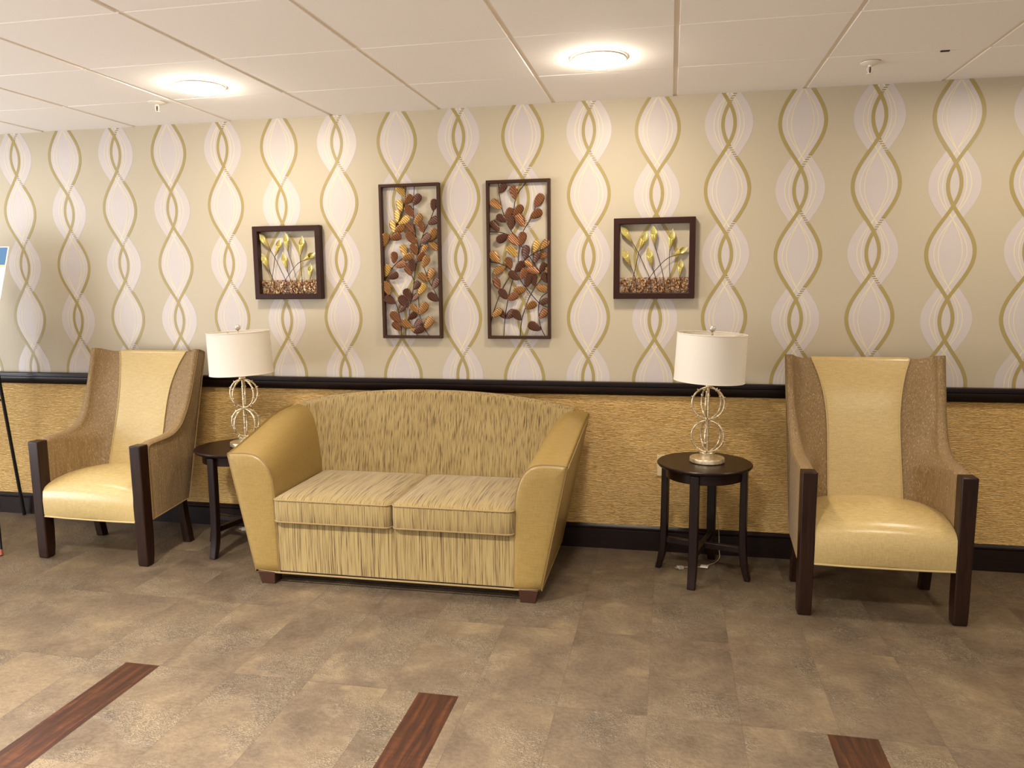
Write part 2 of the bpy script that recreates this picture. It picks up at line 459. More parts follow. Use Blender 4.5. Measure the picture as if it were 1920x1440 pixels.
# suspended ceiling: tees and hanging tiles
cb = MB()
cb.poly([(XL, YF, CEIL+0.004), (XL, 0.02, CEIL+0.004), (XR, 0.02, CEIL+0.004), (XR, YF, CEIL+0.004)], M_TEE)
GX, GA, TD, TWD = 0.00805, -0.5195, 0.5664, 0.61
xsn = [GX+i*TWD for i in range(-11, 7)]
ysn = [0.0, GA]+[GA-i*TD for i in range(1, 11)]
g = 0.009
for i in range(len(xsn)-1):
    for j in range(len(ysn)-1):
        x0, x1 = xsn[i]+g, xsn[i+1]-g
        y1, y0 = ysn[j]-(0 if j == 0 else g*0.6), ysn[j+1]+g*0.6
        e = 0.0018
        top = [(x0, y0, CEIL+0.004), (x1, y0, CEIL+0.004), (x1, y1, CEIL+0.004), (x0, y1, CEIL+0.004)]
        low = [(x0+e, y0+e, CEIL+0.001), (x1-e, y0+e, CEIL+0.001), (x1-e, y1-(0 if j == 0 else e), CEIL-0.002), (x0+e, y1-(0 if j == 0 else e), CEIL+0.001)]
        cb.poly(low, M_TILE)
        for q in range(4): cb.poly([top[q], top[(q+1) % 4], low[(q+1) % 4], low[q]], M_TILE)
struct(cb.build('ceiling', ang=20, merge=False))

# ------------------------------------------------------------------ downlights
def downlight(loc, label):
    d = thing('recessed_downlight', loc, label, 'ceiling light', 'lit recessed ceiling lights')
    MB().lathe([(0.113, 0.0), (0.1135, -0.003), (0.111, -0.006), (0.106, -0.007), (0.104, -0.003), (0.104, 0.0)], M_WHITE, 48).build('trim_ring', d)
    MB().lathe([(0.1055, -0.005), (0.100, -0.013), (0.085, -0.022), (0.06, -0.029), (0.03, -0.032), (0.0005, -0.033)], M_LENS, 48).build('lens', d)
    return d
d1 = downlight((-2.133, -0.735, CEIL-0.002), 'round lit ceiling light over the left armchair and left lamp')
d2 = dup(d1); d2.location = (-0.302, -0.745, CEIL-0.002)
d2['label'] = 'round lit ceiling light over the gap between sofa and right side table'

# ------------------------------------------------------------------ sprinklers
def sprinkler(loc, label):
    s_ = thing('fire_sprinkler', loc, label, 'sprinkler', 'ceiling fire sprinklers')
    MB().lathe([(0.0405, 0.0), (0.040, -0.003), (0.024, -0.010), (0.014, -0.011), (0.0005, -0.011)], M_WHITE, 32).build('escutcheon', s_)
    m = MB(); m.lathe([(0.009, -0.010), (0.009, -0.018), (0.0005, -0.0185)], M_WHITE, 16)
    for q in (-1, 1): m.tube([(q*0.009, 0, -0.017), (q*0.011, 0, -0.030), (q*0.003, 0, -0.045)], 0.0022, M_WHITE, 6)
    m.build('pendent_head', s_)
    MB().lathe([(0.0025, -0.0185), (0.0035, -0.030), (0.0025, -0.044)], M_DARK, 10).build('bulb', s_)
    MB().lathe([(0.0005, -0.044), (0.013, -0.045), (0.013, -0.047), (0.0005, -0.048)], M_WHITE, 20).build('deflector', s_)
    return s_
s1 = sprinkler((-2.53, -0.50, CEIL-0.002), 'small white ceiling sprinkler left of the left ceiling light')
s2 = dup(s1); s2.location = (0.815, -0.41, CEIL-0.002)
s2['label'] = 'small white ceiling sprinkler above the right armchair'

# ------------------------------------------------------------------ sofa
XC = -1.247
sofa = thing('loveseat', (XC, -0.79, 0), 'two-seat gold loveseat with vinyl arms and striated fabric seat against the wall', 'sofa')
Y = lambda y: y+0.79                                   # world depth to local
front = [(0.703, 0.062), (0.762, 0.35), (0.817, 0.618), (0.816, 0.631), (0.806, 0.638), (0.76, 0.641), (0.705, 0.640), (0.668, 0.631), (0.638, 0.610), (0.614, 0.575), (0.598, 0.53), (0.589, 0.48), (0.585, 0.40), (0.581, 0.25), (0.578, 0.062)]
rear = [(0.703, 0.062), (0.775, 0.42), (0.843, 0.735), (0.842, 0.748), (0.834, 0.757), (0.80, 0.770), (0.765, 0.775), (0.73, 0.768), (0.70, 0.748), (0.672, 0.71), (0.65, 0.66), (0.632, 0.60), (0.606, 0.48), (0.588, 0.28), (0.578, 0.062)]
def arm(sg):
    m = MB(); rows = []
    ys = [-0.79, -0.70, -0.60, -0.50, -0.40, -0.32, -0.25, -0.18, -0.12, -0.085]
    tt = [0, 0.15, 0.33, 0.52, 0.72, 0.86, 0.95, 0.99, 1.0, 1.0]
    sec = []
    for y, q in zip(ys, tt):
        s_ = cr([(sg*lerp(a[0], b[0], q), Y(y), lerp(a[1], b[1], q)) for a, b in zip(front, rear)], 4)
        sec.append(s_); rows.append(s_)
    m.grid(rows, M_VINYL, cu=True)
    m.poly(sec[0][::-1], M_VINYL); m.poly(sec[-1], M_VINYL)
    a = m.build('arm', sofa, ang=50)
    # front facing with its own welt
    fm = MB(); o0 = [Vector(p) for p in sec[0]]
    c = sum(o0, Vector())/len(o0)
    r1 = [p+Vector((0, -0.001, 0)) for p in o0]; r2_ = [c+(p-c)*0.985+Vector((0, -0.010, 0)) for p in o0]
    r3 = [c+(p-c)*0.90+Vector((0, -0.0145, 0)) for p in o0]; r4 = [c+(p-c)*0.55+Vector((0, -0.017, 0)) for p in o0]
    fm.grid([r1, r2_, r3, r4], M_VINYL, cu=True); fm.poly(r4, M_VINYL)
    fm.build('arm_front', a, ang=60)
    MB().tube([p+Vector((0, -0.006, 0)) for p in o0], 0.0042, M_PIPED, 6, closed=True).build('piping', a)
    # welt along the outer top edge, front to back
    MB().tube([Vector(r[8]) for r in rows], 0.0042, M_PIPE, 6).build('piping', a)
    return a
arm(-1); arm(1)
# back
def backrest():
    m = MB(); nx = 44
    loop = []
    zz = [0.25, 0.40, 0.52, 0.64, 0.74, 0.80]
    def top(d): return 0.868-0.086*abs(d/0.775)**2.3
    rows = []
    for i in range(nx+1):
        u = -1+2*i/nx; row = []
        def dz(z): return u*(0.60+max(0.0, z-0.30)*0.355)
        H = top(u*0.775)
        prof = []
        for q in range(9):
            s_ = q/8; z = lerp(0.25, H-0.035, s_); prof.append((-0.285+0.120*s_-0.012*math.sin(PI*s_), z))
        for q in range(1, 8):
            a = PI*q/8; prof.append((-0.165+0.0375-0.0375*math.cos(a), H-0.035+0.035*math.sin(a)))
        prof.append((-0.09, H-0.035)); prof.append((-0.085, 0.45)); prof.append((-0.085, 0.25))
        rows.append([(dz(z), Y(y), z) for y, z in prof])
    m.grid(rows, M_CHEN, cu=True)
    m.poly(rows[0], M_CHEN); m.poly(rows[-1][::-1], M_CHEN)
    b = m.build('back', sofa, ang=60)
    MB().tube([Vector(r[14])+Vector((0, 0, 0.001)) for r in rows], 0.003, M_PIPEC, 6).build('piping', b)
    return b
backrest()
# rail under the cushions
fr = MB(); rows = []
for i in range(9):
    x = -0.582+1.164*i/8
    rows.append([(x, Y(-0.10), 0.062), (x, Y(-0.785), 0.062), (x, Y(-0.797), 0.07), (x, Y(-0.799), 0.19), (x, Y(-0.795), 0.312), (x, Y(-0.78), 0.318), (x, Y(-0.10), 0.318)])
fr.grid(rows, M_CHEN, cu=True); fr.poly(rows[0], M_CHEN); fr.poly(rows[-1][::-1], M_CHEN)
rail = fr.build('front_rail', sofa, ang=50)
MB().tube([(-0.70, Y(-0.10), 0.062), (-0.703, Y(-0.795), 0.062), (-0.58, Y(-0.803), 0.061), (0.58, Y(-0.803), 0.061), (0.703, Y(-0.795), 0.062), (0.70, Y(-0.10), 0.062)], 0.0045, M_PIPEC, 8).build('hem_piping', sofa)
def cushion(x0, x1):
    m = MB(); y0, y1 = Y(-0.825), Y(-0.262); z0, z1 = 0.318, 0.432
    nx, ny = 20, 20
    def rnd(u): return u
    cxm, hx = (x0+x1)/2, (x1-x0)/2; cym, hy = (y0+y1)/2, (y1-y0)/2
    def ring(s_, z):                                  # rounded rectangle ring
        pts = []; rr = 0.03
        ax, ay = hx*s_, hy*s_
        for qx, qy, a0 in ((1, -1, -90), (1, 1, 0), (-1, 1, 90), (-1, -1, 180)):
            for j in range(5):
                a = math.radians(a0+90*j/4)
                pts.append((cxm+qx*(ax-rr*s_)+rr*s_*math.cos(a), cym+qy*(ay-rr*s_)+rr*s_*math.sin(a), z))
            # straight run subdivided
            nx_, ny_ = {(1, -1): (1, 1), (1, 1): (-1, 1), (-1, 1): (-1, -1), (-1, -1): (1, -1)}[(qx, qy)]
            p = Vector(pts[-1])
            if qx == nx_: e = Vector((cxm+qx*ax, cym+ny_*(ay-rr*s_), z))
            else: e = Vector((cxm+nx_*(ax-rr*s_), cym+qy*ay, z))
            for j in range(1, 6): pts.append(tuple(p.lerp(e, j/6)))
        return pts
    rows = [ring(0.5, z0), ring(0.985, z0), ring(0.998, z0+0.006), ring(1.004, z0+0.05), ring(1.002, z1-0.012), ring(0.992, z1-0.002),
            ring(0.95, z1+0.007), ring(0.85, z1+0.015), ring(0.65, z1+0.022), ring(0.4, z1+0.026), ring(0.15, z1+0.027)]
    m.grid(rows[:5], M_CHEN, cu=True); m.grid(rows[4:], M_CHENS, cu=True)
    m.poly(rows[0][::-1], M_CHEN); m.poly(rows[-1], M_CHENS)
    c = m.build('seat_cushion', sofa, ang=60)
    MB().tube(ring(1.003, z1-0.004), 0.0036, M_PIPEC, 6, closed=True).build('piping', c)
    MB().tube(ring(1.0, z0+0.004), 0.0036, M_PIPEC, 6, closed=True).build('piping', c)
cushion(-0.583, 0.004); cushion(0.010, 0.583)
for sx_, sy_ in ((-1, -0.765), (1, -0.765), (-1, -0.14), (1, -0.14)):
    m = MB()
    t_ = [(sx_*0.645+a*0.045, Y(sy_)+b*0.042, 0.064) for a, b in ((-1, -1), (1, -1), (1, 1), (-1, 1))]
    l_ = [(sx_*0.640+a*0.035, Y(sy_)+b*0.034, 0.0) for a, b in ((-1, -1), (1, -1), (1, 1), (-1, 1))]
    m.grid([t_, l_], M_FOOT, cu=True); m.poly(t_, M_FOOT); m.poly(l_[::-1], M_FOOT)
    m.build('foot', sofa, bevel=0.003)

# ------------------------------------------------------------------ armchairs
def make_chair(loc, rz, label):
    ch = thing('wingback_armchair', loc, label, 'armchair', 'pair of wingback armchairs', rz)
    R0 = [(.066, .235, .235), (.066, .34, .33), (.066, .45, .42), (.066, .55, .50), (.068, .605, .545), (.085, .626, .575),
          (.15, .632, .60), (.22, .637, .63), (.28, .650, .66), (.33, .678, .69), (.368, .72, .73), (.402, .775, .78),
          (.436, .85, .85), (.464, .93, .92), (.490, 1.01, .99), (.506, 1.06, 1.035), (.512, 1.082, 1.058)]
    rows0 = [Vector(p) for p in cr(R0, 3)]
    n = len(rows0)
    def yrear(z): return 0.385+(z-0.26)*0.25
    def stripw(zb):
        if zb < 0.70: return 0.158+0.004*abs(zb-0.7)/0.3
        q = (zb-0.70)/0.36; return 0.158+0.062*q**2.6
    inner_all = []; loops = []; edge = []; seam = []; ctr = []
    for i, (yf, zf, zb) in enumerate(rows0):
        tg = (rows0[min(i+1, n-1)]-rows0[max(i-1, 0)]); tg = Vector((0, tg.x, tg.y)).normalized()
        nb = Vector((0, -tg.z, tg.y))                 # outward of the front edge (forward / up)
        hq = min(1.0, max(0.0, (zf-0.63)/0.45))
        xo = 0.336+0.014*hq; th = lerp(0.056, 0.034, min(1, hq*2.0)); xi = xo-th
        yc = yrear(zb)+0.035-lerp(0.095, 0.062, min(1, max(0, (zb-0.45)/0.6)))
        yc += 0.030*max(0.0, (zb-0.82)/0.24)**2
        w = stripw(zb); inn = []
        for q in range(5): inn.append(Vector((w*q/4, yc-0.006*(q/4)**2, zb)))
        yc2 = yc-0.006
        for q in range(1, 13):
            s_ = q/12; a = s_*PI/2
            p = 0.85
            inn.append(Vector((w+(xi-w)*math.sin(a)**p, yc2+(yf-yc2)*(1-math.cos(a)), lerp(zb, zf, s_*s_*(3-2*s_)))))
        roll = []
        for q in range(1, 6):
            a = PI*q/6; roll.append(Vector((xi+th/2-th/2*math.cos(a), yf, zf))+nb*(0.014*math.sin(a)))
        out = [Vector((xo, yf, zf))]
        zr = lerp(zb, zf, 0.5); zr = min(zr, 1.062) if i > n-4 else zr
        zr = 0.26+(zb-0.235)*(1.058-0.26)/(1.058-0.235)
        yr = yrear(zr); xr = xo-0.012
        for q in range(1, 7):
            s_ = q/6; out.append(Vector((lerp(xo, xr, s_), lerp(yf, yr, s_), lerp(zf, zr, s_))))
        rear = [Vector((xr-0.012, yr+0.010, zr)), Vector((xr*0.75, yr+0.028, zr)), Vector((xr*0.4, yr+0.036, zr)), Vector((0, yr+0.040, zr))]
        half_ = inn+roll+out+rear
        full = half_+[Vector((-p.x, p.y, p.z)) for p in half_[-2:0:-1]]
        loops.append(full); edge.append(Vector((xo+0.001, yf, zf))); seam.append(inn[4]); ctr.append(inn)
    m = MB(); m.grid(loops, M_SLUB, cu=True)
    # close the top and the bottom between inner and rear faces
    for L, fl in ((loops[-1], False), (loops[0], True)):
        N = len(L); h_ = N//2+1
        m.poly(L if not fl else L[::-1], M_SLUB)
    m.build('upholstered_shell', ch, ang=55)
    # pale vinyl strip down the middle of the back
    v = MB(); rows = []
    for i, inn in enumerate(ctr):
        if rows0[i].z < 0.38: continue
        xs_ = [Vector((-p.x, p.y, p.z)) for p in inn[4:0:-1]]+inn[0:5]
        rows.append([Vector((p.x, p.y-(0.007 if 0 < k < len(xs_)-1 else 0.002), p.z)) for k, p in enumerate(xs_)])
    last = rows[-1]
    rows.append([Vector((p.x, p.y+0.008, p.z+0.006)) for p in last])
    rows.append([Vector((p.x, p.y+0.040, p.z+0.007)) for p in last])
    rows.append([Vector((p.x, p.y+0.075, p.z+0.002)) for p in last])
    v.grid(rows, M_VINYL2)
    cpn = v.build('center_panel', ch, ang=60)
    for sg in (-1, 1):
        MB().tube([Vector((sg*p.x, p.y-0.004, p.z)) for p, r_ in zip(seam, rows0) if r_.z > 0.38], 0.003, M_PIPE, 6).build('piping', cpn)
    for sg in (-1, 1):
        pe = [Vector((sg*p.x, p.y, p.z)) for p in edge]
        rb = yrear(0.26)
        low = [Vector((sg*0.325, rb, 0.262)), Vector((sg*0.336, 0.066, 0.235))]
        MB().tube(low+pe[1:]+[Vector((sg*0.340, yrear(1.06)-0.01, 1.066)), Vector((sg*0.339, yrear(1.06), 1.055)), Vector((sg*0.325, rb, 0.262))], 0.003, M_PIPED, 6).build('side_piping', ch)
    # seat
    s_ = MB(); rows = []
    prof = [(0.06, 0.232), (0.008, 0.232), (0.003, 0.245), (0.001, 0.32), (0.006, 0.372), (0.022, 0.402), (0.05, 0.424), (0.10, 0.446), (0.17, 0.462), (0.25, 0.464), (0.33, 0.456), (0.40, 0.44), (0.40, 0.24)]
    nu = 18
    for i in range(nu+1):
        u = -1+2*i/nu; row = []
        for y, z in prof:
            hw = 0.277 if y < 0.05 else lerp(0.277, 0.262, (y-0.05)/0.35)
            cz = 0.0
            if z > 0.36: cz = -0.034*abs(u)**2.2*(z-0.36)/0.10
            bow = -0.006*(1-u*u) if y < 0.03 and z > 0.24 else 0
            row.append((u*hw, y+bow, z+cz))
        rows.append(row)
    s_.grid(rows, M_VINYL2, cu=True); s_.poly(rows[0], M_VINYL2); s_.poly(rows[-1][::-1], M_VINYL2)
    st = s_.build('seat', ch, ang=50)
    MB().tube([(-0.277, 0.006, 0.233), (-0.14, 0.002, 0.232), (0.14, 0.002, 0.232), (0.277, 0.006, 0.233)], 0.0045, M_PIPE, 8).build('piping', st)
    # front posts run from floor to arm; rear legs are raked
    for sg in (-1, 1):
        m = MB(); rows = []
        for z, d0, d1, w0, w1 in ((0.0, 0.004, 0.050, 0.281, 0.335), (0.01, 0.001, 0.056, 0.279, 0.337), (0.06, 0.0, 0.062, 0.278, 0.338), (0.14, 0.0, 0.066, 0.278, 0.338), (0.30, 0.0, 0.066, 0.278, 0.338), (0.635, 0.0, 0.066, 0.276, 0.340)):
            rows.append([(sg*w0, d0, z), (sg*w1, d0, z), (sg*w1, d1, z), (sg*w0, d1, z)])
        m.grid(rows, M_POST, cu=True); m.poly(rows[0][::-1], M_POST); m.poly(rows[-1], M_POST)
        m.build('front_leg', ch, bevel=0.006, seg=3, ang=30)
        m = MB(); rows = []
        for z, y in ((0.0, 0.405), (0.08, 0.39), (0.16, 0.375), (0.27, 0.36)):
            rows.append([(sg*0.265, y-0.022, z), (sg*0.31, y-0.022, z), (sg*0.31, y+0.022, z), (sg*0.265, y+0.022, z)])
        m.grid(rows, M_POST, cu=True); m.poly(rows[0][::-1], M_POST); m.poly(rows[-1], M_POST)
        m.build('rear_leg', ch, bevel=0.004, ang=40)
    return ch
chR = make_chair((0.900, -0.713, 0), math.radians(0.3), 'tan wingback armchair with pale center stripe, right of the right side table')
chL = dup(chR); chL.location = (-2.95, -0.708, 0); chL.rotation_euler.z = math.radians(-1.5)
chL['label'] = 'tan wingback armchair with pale center stripe, left of the sofa beside the easel'

# ------------------------------------------------------------------ side tables
TZ = 0.565
def make_table(loc, rz, label):
    tb = thing('round_side_table', loc, label, 'side table', 'pair of round dark side tables', rz)
    MB().lathe([(0.0005, TZ-0.022), (0.205, TZ-0.022), (0.220, TZ-0.016), (0.226, TZ-0.008), (0.226, TZ-0.004), (0.222, TZ), (0.0005, TZ)], M_WOOD, 72).build('table_top', tb, ang=30)
    MB().lathe([(0.172, TZ-0.022), (0.172, TZ-0.070), (0.184, TZ-0.070), (0.184, TZ-0.022)], M_WOOD, 64).build('apron', tb, ang=30)
    for k in range(4):
        a = PI/2*k; ca, sa = math.cos(a), math.sin(a); m = MB(); rows = []
        for z, r0, r1, w in ((0.0, 0.207, 0.232, 0.019), (0.012, 0.203, 0.230, 0.019), (0.04, 0.194, 0.224, 0.0195), (0.08, 0.184, 0.217, 0.020), (0.13, 0.178, 0.212, 0.020), (0.25, 0.175, 0.208, 0.021), (TZ-0.024, 0.174, 0.206, 0.0215)):
            rows.append([(ca*r-sa*q, sa*r+ca*q, z) for r, q in ((r0, -w), (r1, -w), (r1, w), (r0, w))])
        m.grid(rows, M_WOOD, cu=True); m.poly(rows[0][::-1], M_WOOD); m.poly(rows[-1], M_WOOD)
        m.build('leg', tb, bevel=0.004, ang=40)
    for k in range(2):
        a = PI/2*k; ca, sa = math.cos(a), math.sin(a); m = MB()
        z0, z1 = (0.135, 0.165)
        P = [(-0.18, -0.012), (0.18, -0.012), (0.18, 0.012), (-0.18, 0.012)]
        lo = [(ca*r-sa*q, sa*r+ca*q, z0) for r, q in P]; hi = [(ca*r-sa*q, sa*r+ca*q, z1-0.001*k) for r, q in P]
        m.grid([lo, hi], M_WOOD, cu=True); m.poly(lo[::-1], M_WOOD); m.poly(hi, M_WOOD)
        m.build('cross_stretcher', tb, bevel=0.003)
    return tb
tbR = make_table((0.178, -0.300, 0), math.radians(-15), 'round dark wood side table between sofa and right armchair, under the right lamp')
tbL = dup(tbR); tbL.location = (-2.30, -0.330, 0); tbL.rotation_euler.z = math.radians(-12)
tbL['label'] = 'round dark wood side table between left armchair and sofa, half hidden by the sofa arm'

# ------------------------------------------------------------------ table lamps
def make_lamp(loc, label, tilt):
    lp = thing('table_lamp', loc, label, 'lamp', 'pair of silver hoop table lamps')
    MB().lathe([(0.0005, 0.0), (0.081, 0.0), (0.084, 0.003), (0.083, 0.018), (0.081, 0.022), (0.040, 0.024), (0.0005, 0.024)], M_CHAMP, 56).build('base', lp, ang=30)
    MB().lathe([(0.036, 0.023), (0.036, 0.046), (0.034, 0.049), (0.0005, 0.049)], M_CHAMP, 40).build('base_collar', lp, ang=30)
    rr = 0.0765
    rodm = MB(); rodm.tube([(0, 0, 0.045), (0, 0, 0.372)], 0.0052, M_CHAMP, 12)
    for z in (0.095, 0.125, 0.165, 0.255, 0.285, 0.325): rodm.lathe([(0.0045, z-0.005), (0.0075, z-0.002), (0.0075, z+0.002), (0.0045, z+0.005)], M_CHAMP, 12)
    rodm.lathe([(0.005, 0.197), (0.010, 0.202), (0.013, 0.208), (0.010, 0.214), (0.005, 0.219)], M_CHAMP, 16)
    rodm.build('stem', lp)
    for zc in (0.126, 0.287):
        for az in (180, 112, 258, -14, 36):
            a = math.radians(az); ca, sa = math.cos(a), math.sin(a); m = MB()
            path = []
            for q in range(25):
                th = -PI/2+PI*q/24; r_ = rr*math.cos(th)
                path.append((ca*r_, sa*r_, zc+rr*math.sin(th)))
            m.tube(path, 0.0047, M_CHAMP, 10)
            for q in (5, 10, 15, 19):
                p, d = Vector(path[q]), (Vector(path[q+1])-Vector(path[q-1])).normalized()
                m.tube([p-d*0.004, p-d*0.0015, p+d*0.0015, p+d*0.004], [0.0045, 0.0072, 0.0072, 0.0045], M_CHAMP, 10)
                outw = Vector((ca*math.cos(-PI/2+PI*q/24), sa*math.cos(-PI/2+PI*q/24), math.sin(-PI/2+PI*q/24)))
                m.tube([p, p+outw*0.0105], [0.0035, 0.0025], M_CHAMP, 8)
            m.build('hoop', lp)
    MB().lathe([(0.005, 0.362), (0.012, 0.364), (0.019, 0.370), (0.019, 0.374), (0.010, 0.379), (0.009, 0.388), (0.016, 0.390), (0.016, 0.394), (0.009, 0.396), (0.0085, 0.43)], M_CHAMP, 28).build('neck', lp)
    # drum shade, its spider and the finial, tilted on the neck
    zb = 0.395
    sh = MB()
    n = 72
    sh.lathe([(0.166, 0.0), (0.163, 0.228)], M_SHADE, n)
    sh.lathe([(0.1645, 0.0), (0.1615, 0.228)], M_SHADE, n)
    so = sh.build('lamp_shade', lp, loc=(0, 0, zb))
    so.rotation_euler = (0, math.radians(tilt), 0)
    for z, r_, nm in ((0.0015, 0.1655, 'bottom_rim'), (0.2265, 0.1625, 'top_rim')):
        MB().tube([(r_*math.cos(2*PI*q/64), r_*math.sin(2*PI*q/64), z) for q in range(64)], 0.0022, M_SHADE, 6, closed=True).build(nm, so)
    sp_ = MB()
    for k in range(3):
        a = 2*PI*k/3+0.4
        sp_.tube([(0, 0, 0.213), (0.10*math.cos(a), 0.10*math.sin(a), 0.213), (0.161*math.cos(a), 0.161*math.sin(a), 0.222)], 0.002, M_CHAMP, 6)
    sp_.tube([(0, 0, 0.02), (0, 0, 0.222)], 0.004, M_CHAMP, 8)
    sp_.build('shade_spider', so)
    fi = MB(); fi.lathe([(0.0005, 0.222), (0.006, 0.222), (0.006, 0.228), (0.0035, 0.232), (0.006, 0.236)], M_CHAMP, 16)
    prof = [(0.0158*math.sin(PI*q/14), 0.2505-0.0158*math.cos(PI*q/14)) for q in range(0, 15)]
    prof[0] = (0.0005, prof[0][1]); prof[-1] = (0.0005, prof[-1][1])
    fi.lathe(prof, M_CRYS, 24)
    fi.build('finial', so)
    return lp
LRx, LRy = 0.190, -0.290
lpR = make_lamp((LRx, LRy, TZ+0.0008), 'silver hoop table lamp with white drum shade on the right side table', 2.6)
lpL = dup(lpR); lpL.location = (-2.268, -0.300, TZ+0.0008)
lpL['label'] = 'silver hoop table lamp with white drum shade beside the left armchair'
for k in kids(lpL):
    if k.name.startswith('lamp_shade'): k.rotation_euler = (0, math.radians(-2.2), 0)
def cord(lp, pts, tagat=None):
    B_ = lp.location
    P = [Vector(p)-B_ for p in cr(pts, 8)]
    c = MB().tube(P, 0.0022, M_CORD, 6).build('cord', lp)
    e = Vector(pts[-1])-B_; d = (Vector(pts[-1])-Vector(pts[-2])).normalized()
    m = MB(); s_ = d.cross(Vector((0, 0, 1))).normalized(); upz = Vector((0, 0, 1))
    def blk(a, b, w0, w1, h):
        lo = [e+d*a-s_*w0-upz*h, e+d*a+s_*w0-upz*h, e+d*a+s_*w0+upz*h, e+d*a-s_*w0+upz*h]
        hi = [e+d*b-s_*w1-upz*h, e+d*b+s_*w1-upz*h, e+d*b+s_*w1+upz*h, e+d*b-s_*w1+upz*h]
        m.grid([lo, hi], M_PLUG, cu=True); m.poly(lo[::-1], M_PLUG); m.poly(hi, M_PLUG)
    blk(-0.004, 0.026, 0.007, 0.012, 0.007)
    for q in (-1, 1):
        b0 = e+d*0.026+s_*q*0.0065
        m.tube([b0, b0+d*0.016], 0.0022, M_CHAMP, 6)
    m.build('plug', c)
    if tagat:
        p = Vector(tagat)-B_; m = MB()
        for dz in (0.0,):
            m.poly([p+Vector((-0.022, -0.012, 0.0)), p+Vector((0.016, -0.020, 0.001)), p+Vector((0.024, 0.012, 0.006)), p+Vector((-0.014, 0.016, 0.005))], M_TAG)
        m.build('cord_tag', c, solid=0.0012)
cord(lpR, [(0.22, -0.21, TZ+0.012), (0.235, -0.12, TZ+0.006), (0.238, -0.078, TZ+0.006), (0.238, -0.048, TZ-0.03), (0.234, -0.034, 0.45), (0.240, -0.035, 0.33), (0.262, -0.04, 0.22), (0.272, -0.045, 0.13), (0.274, -0.062, 0.05), (0.274, -0.10, 0.012), (0.245, -0.155, 0.004), (0.20, -0.20, 0.004), (0.165, -0.226, 0.004), (0.115, -0.235, 0.004), (0.085, -0.255, 0.008)], (0.192, -0.222, 0.006))
cord(lpL, [(-2.24, -0.22, TZ+0.012), (-2.23, -0.13, TZ+0.006), (-2.228, -0.098, TZ+0.006), (-2.225, -0.072, TZ-0.03), (-2.22, -0.06, 0.40), (-2.23, -0.06, 0.15), (-2.29, -0.055, 0.03), (-2.37, -0.06, 0.006), (-2.43, -0.08, 0.008)])

# ------------------------------------------------------------------ tall leaf panels
def bil(quad, W, H):
    (ax, ay), (bx, by), (cx_, cy_), (dx, dy) = quad      # TL TR BR BL
    def f(x, y):
        u = v = 0.5
        for _ in range(8):
            lx, rx = lerp(ax, dx, v), lerp(bx, cx_, v); u = (x-lx)/(rx-lx)
            ty, by_ = lerp(ay, by, u), lerp(dy, cy_, u); v = (y-ty)/(by_-ty)
        return (u-0.5)*W, (1-v)*H
    return f
def leaf(base, tip, mat, depth, parent, wr=0.60, tilt=0.0):
    b, e = Vector((base[0], 0, base[1])), Vector((tip[0], 0, tip[1]))
    d = (e-b)*1.06; L = d.length; ax = d.normalized(); sd = Vector((ax.z, 0, -ax.x)); m = MB(); rows = []
    nu, nv = 20, 6
    for i in range(nu+1):
        s_ = i/nu; w = wr*L*0.5*(s_**0.72*(1-s_)**0.42/0.466 if 0 < s_ < 1 else 0.03)
        row = []
        for j in range(nv+1):
            q = -1+2*j/nv
            y = depth-0.0035*s_+0.0022*abs(q)*math.sin(PI*s_)-tilt*q*w*0.7
            p = b+ax*(L*s_)+sd*(q*w); row.append((p.x, y, p.z))
        rows.append(row)
    m.grid(rows, mat)
    return m.build('leaf', parent, ang=60, solid=0.0012)
def leaf_panel(loc, label, quad, leaves, stems):
    W, H = 0.342, 0.832
    pn = thing('leaf_wall_panel', loc, label, 'wall art', 'pair of tall metal leaf panels')
    f = bil(quad, W, H)
    m = MB(); bw = 0.0155
    outer = [(-W/2, 0), (W/2, 0), (W/2, H), (-W/2, H)]; inner = [(-W/2+bw, bw), (W/2-bw, bw), (W/2-bw, H-bw), (-W/2+bw, H-bw)]
    y0, y1 = -0.030, -0.0015
    ro = [(x, y0, z) for x, z in outer]; ri = [(x, y0, z) for x, z in inner]; bo = [(x, y1, z) for x, z in outer]; bi_ = [(x, y1, z) for x, z in inner]
    m.grid([ro, ri, bi_, bo], M_ARTFR, cu=True, cv=True)
    m.build('frame', pn, bevel=0.002, ang=30)
    for s_ in stems:
        P = [(*f(*p),) for p in s_]
        dep = random.uniform(-0.014, -0.012)
        path = cr([(max(-W/2+0.006, min(W/2-0.006, x)), dep, max(0.006, min(H-0.006, z))) for x, z in P], 5)
        MB().tube(path, 0.0022, M_STEM, 6).build('stem', pn)
    for i, (bx, by, tx, ty, k) in enumerate(leaves):
        b, e = f(bx, by), f(tx, ty)
        c = lambda p: (max(-W/2+0.012, min(W/2-0.012, p[0])), p[1])
        b, e = c(b), c(e)
        leaf(b, e, M_LEAF[k], -0.016-0.010*((i*37) % 10)/10, pn, tilt=random.uniform(-0.5, 0.5))
    return pn
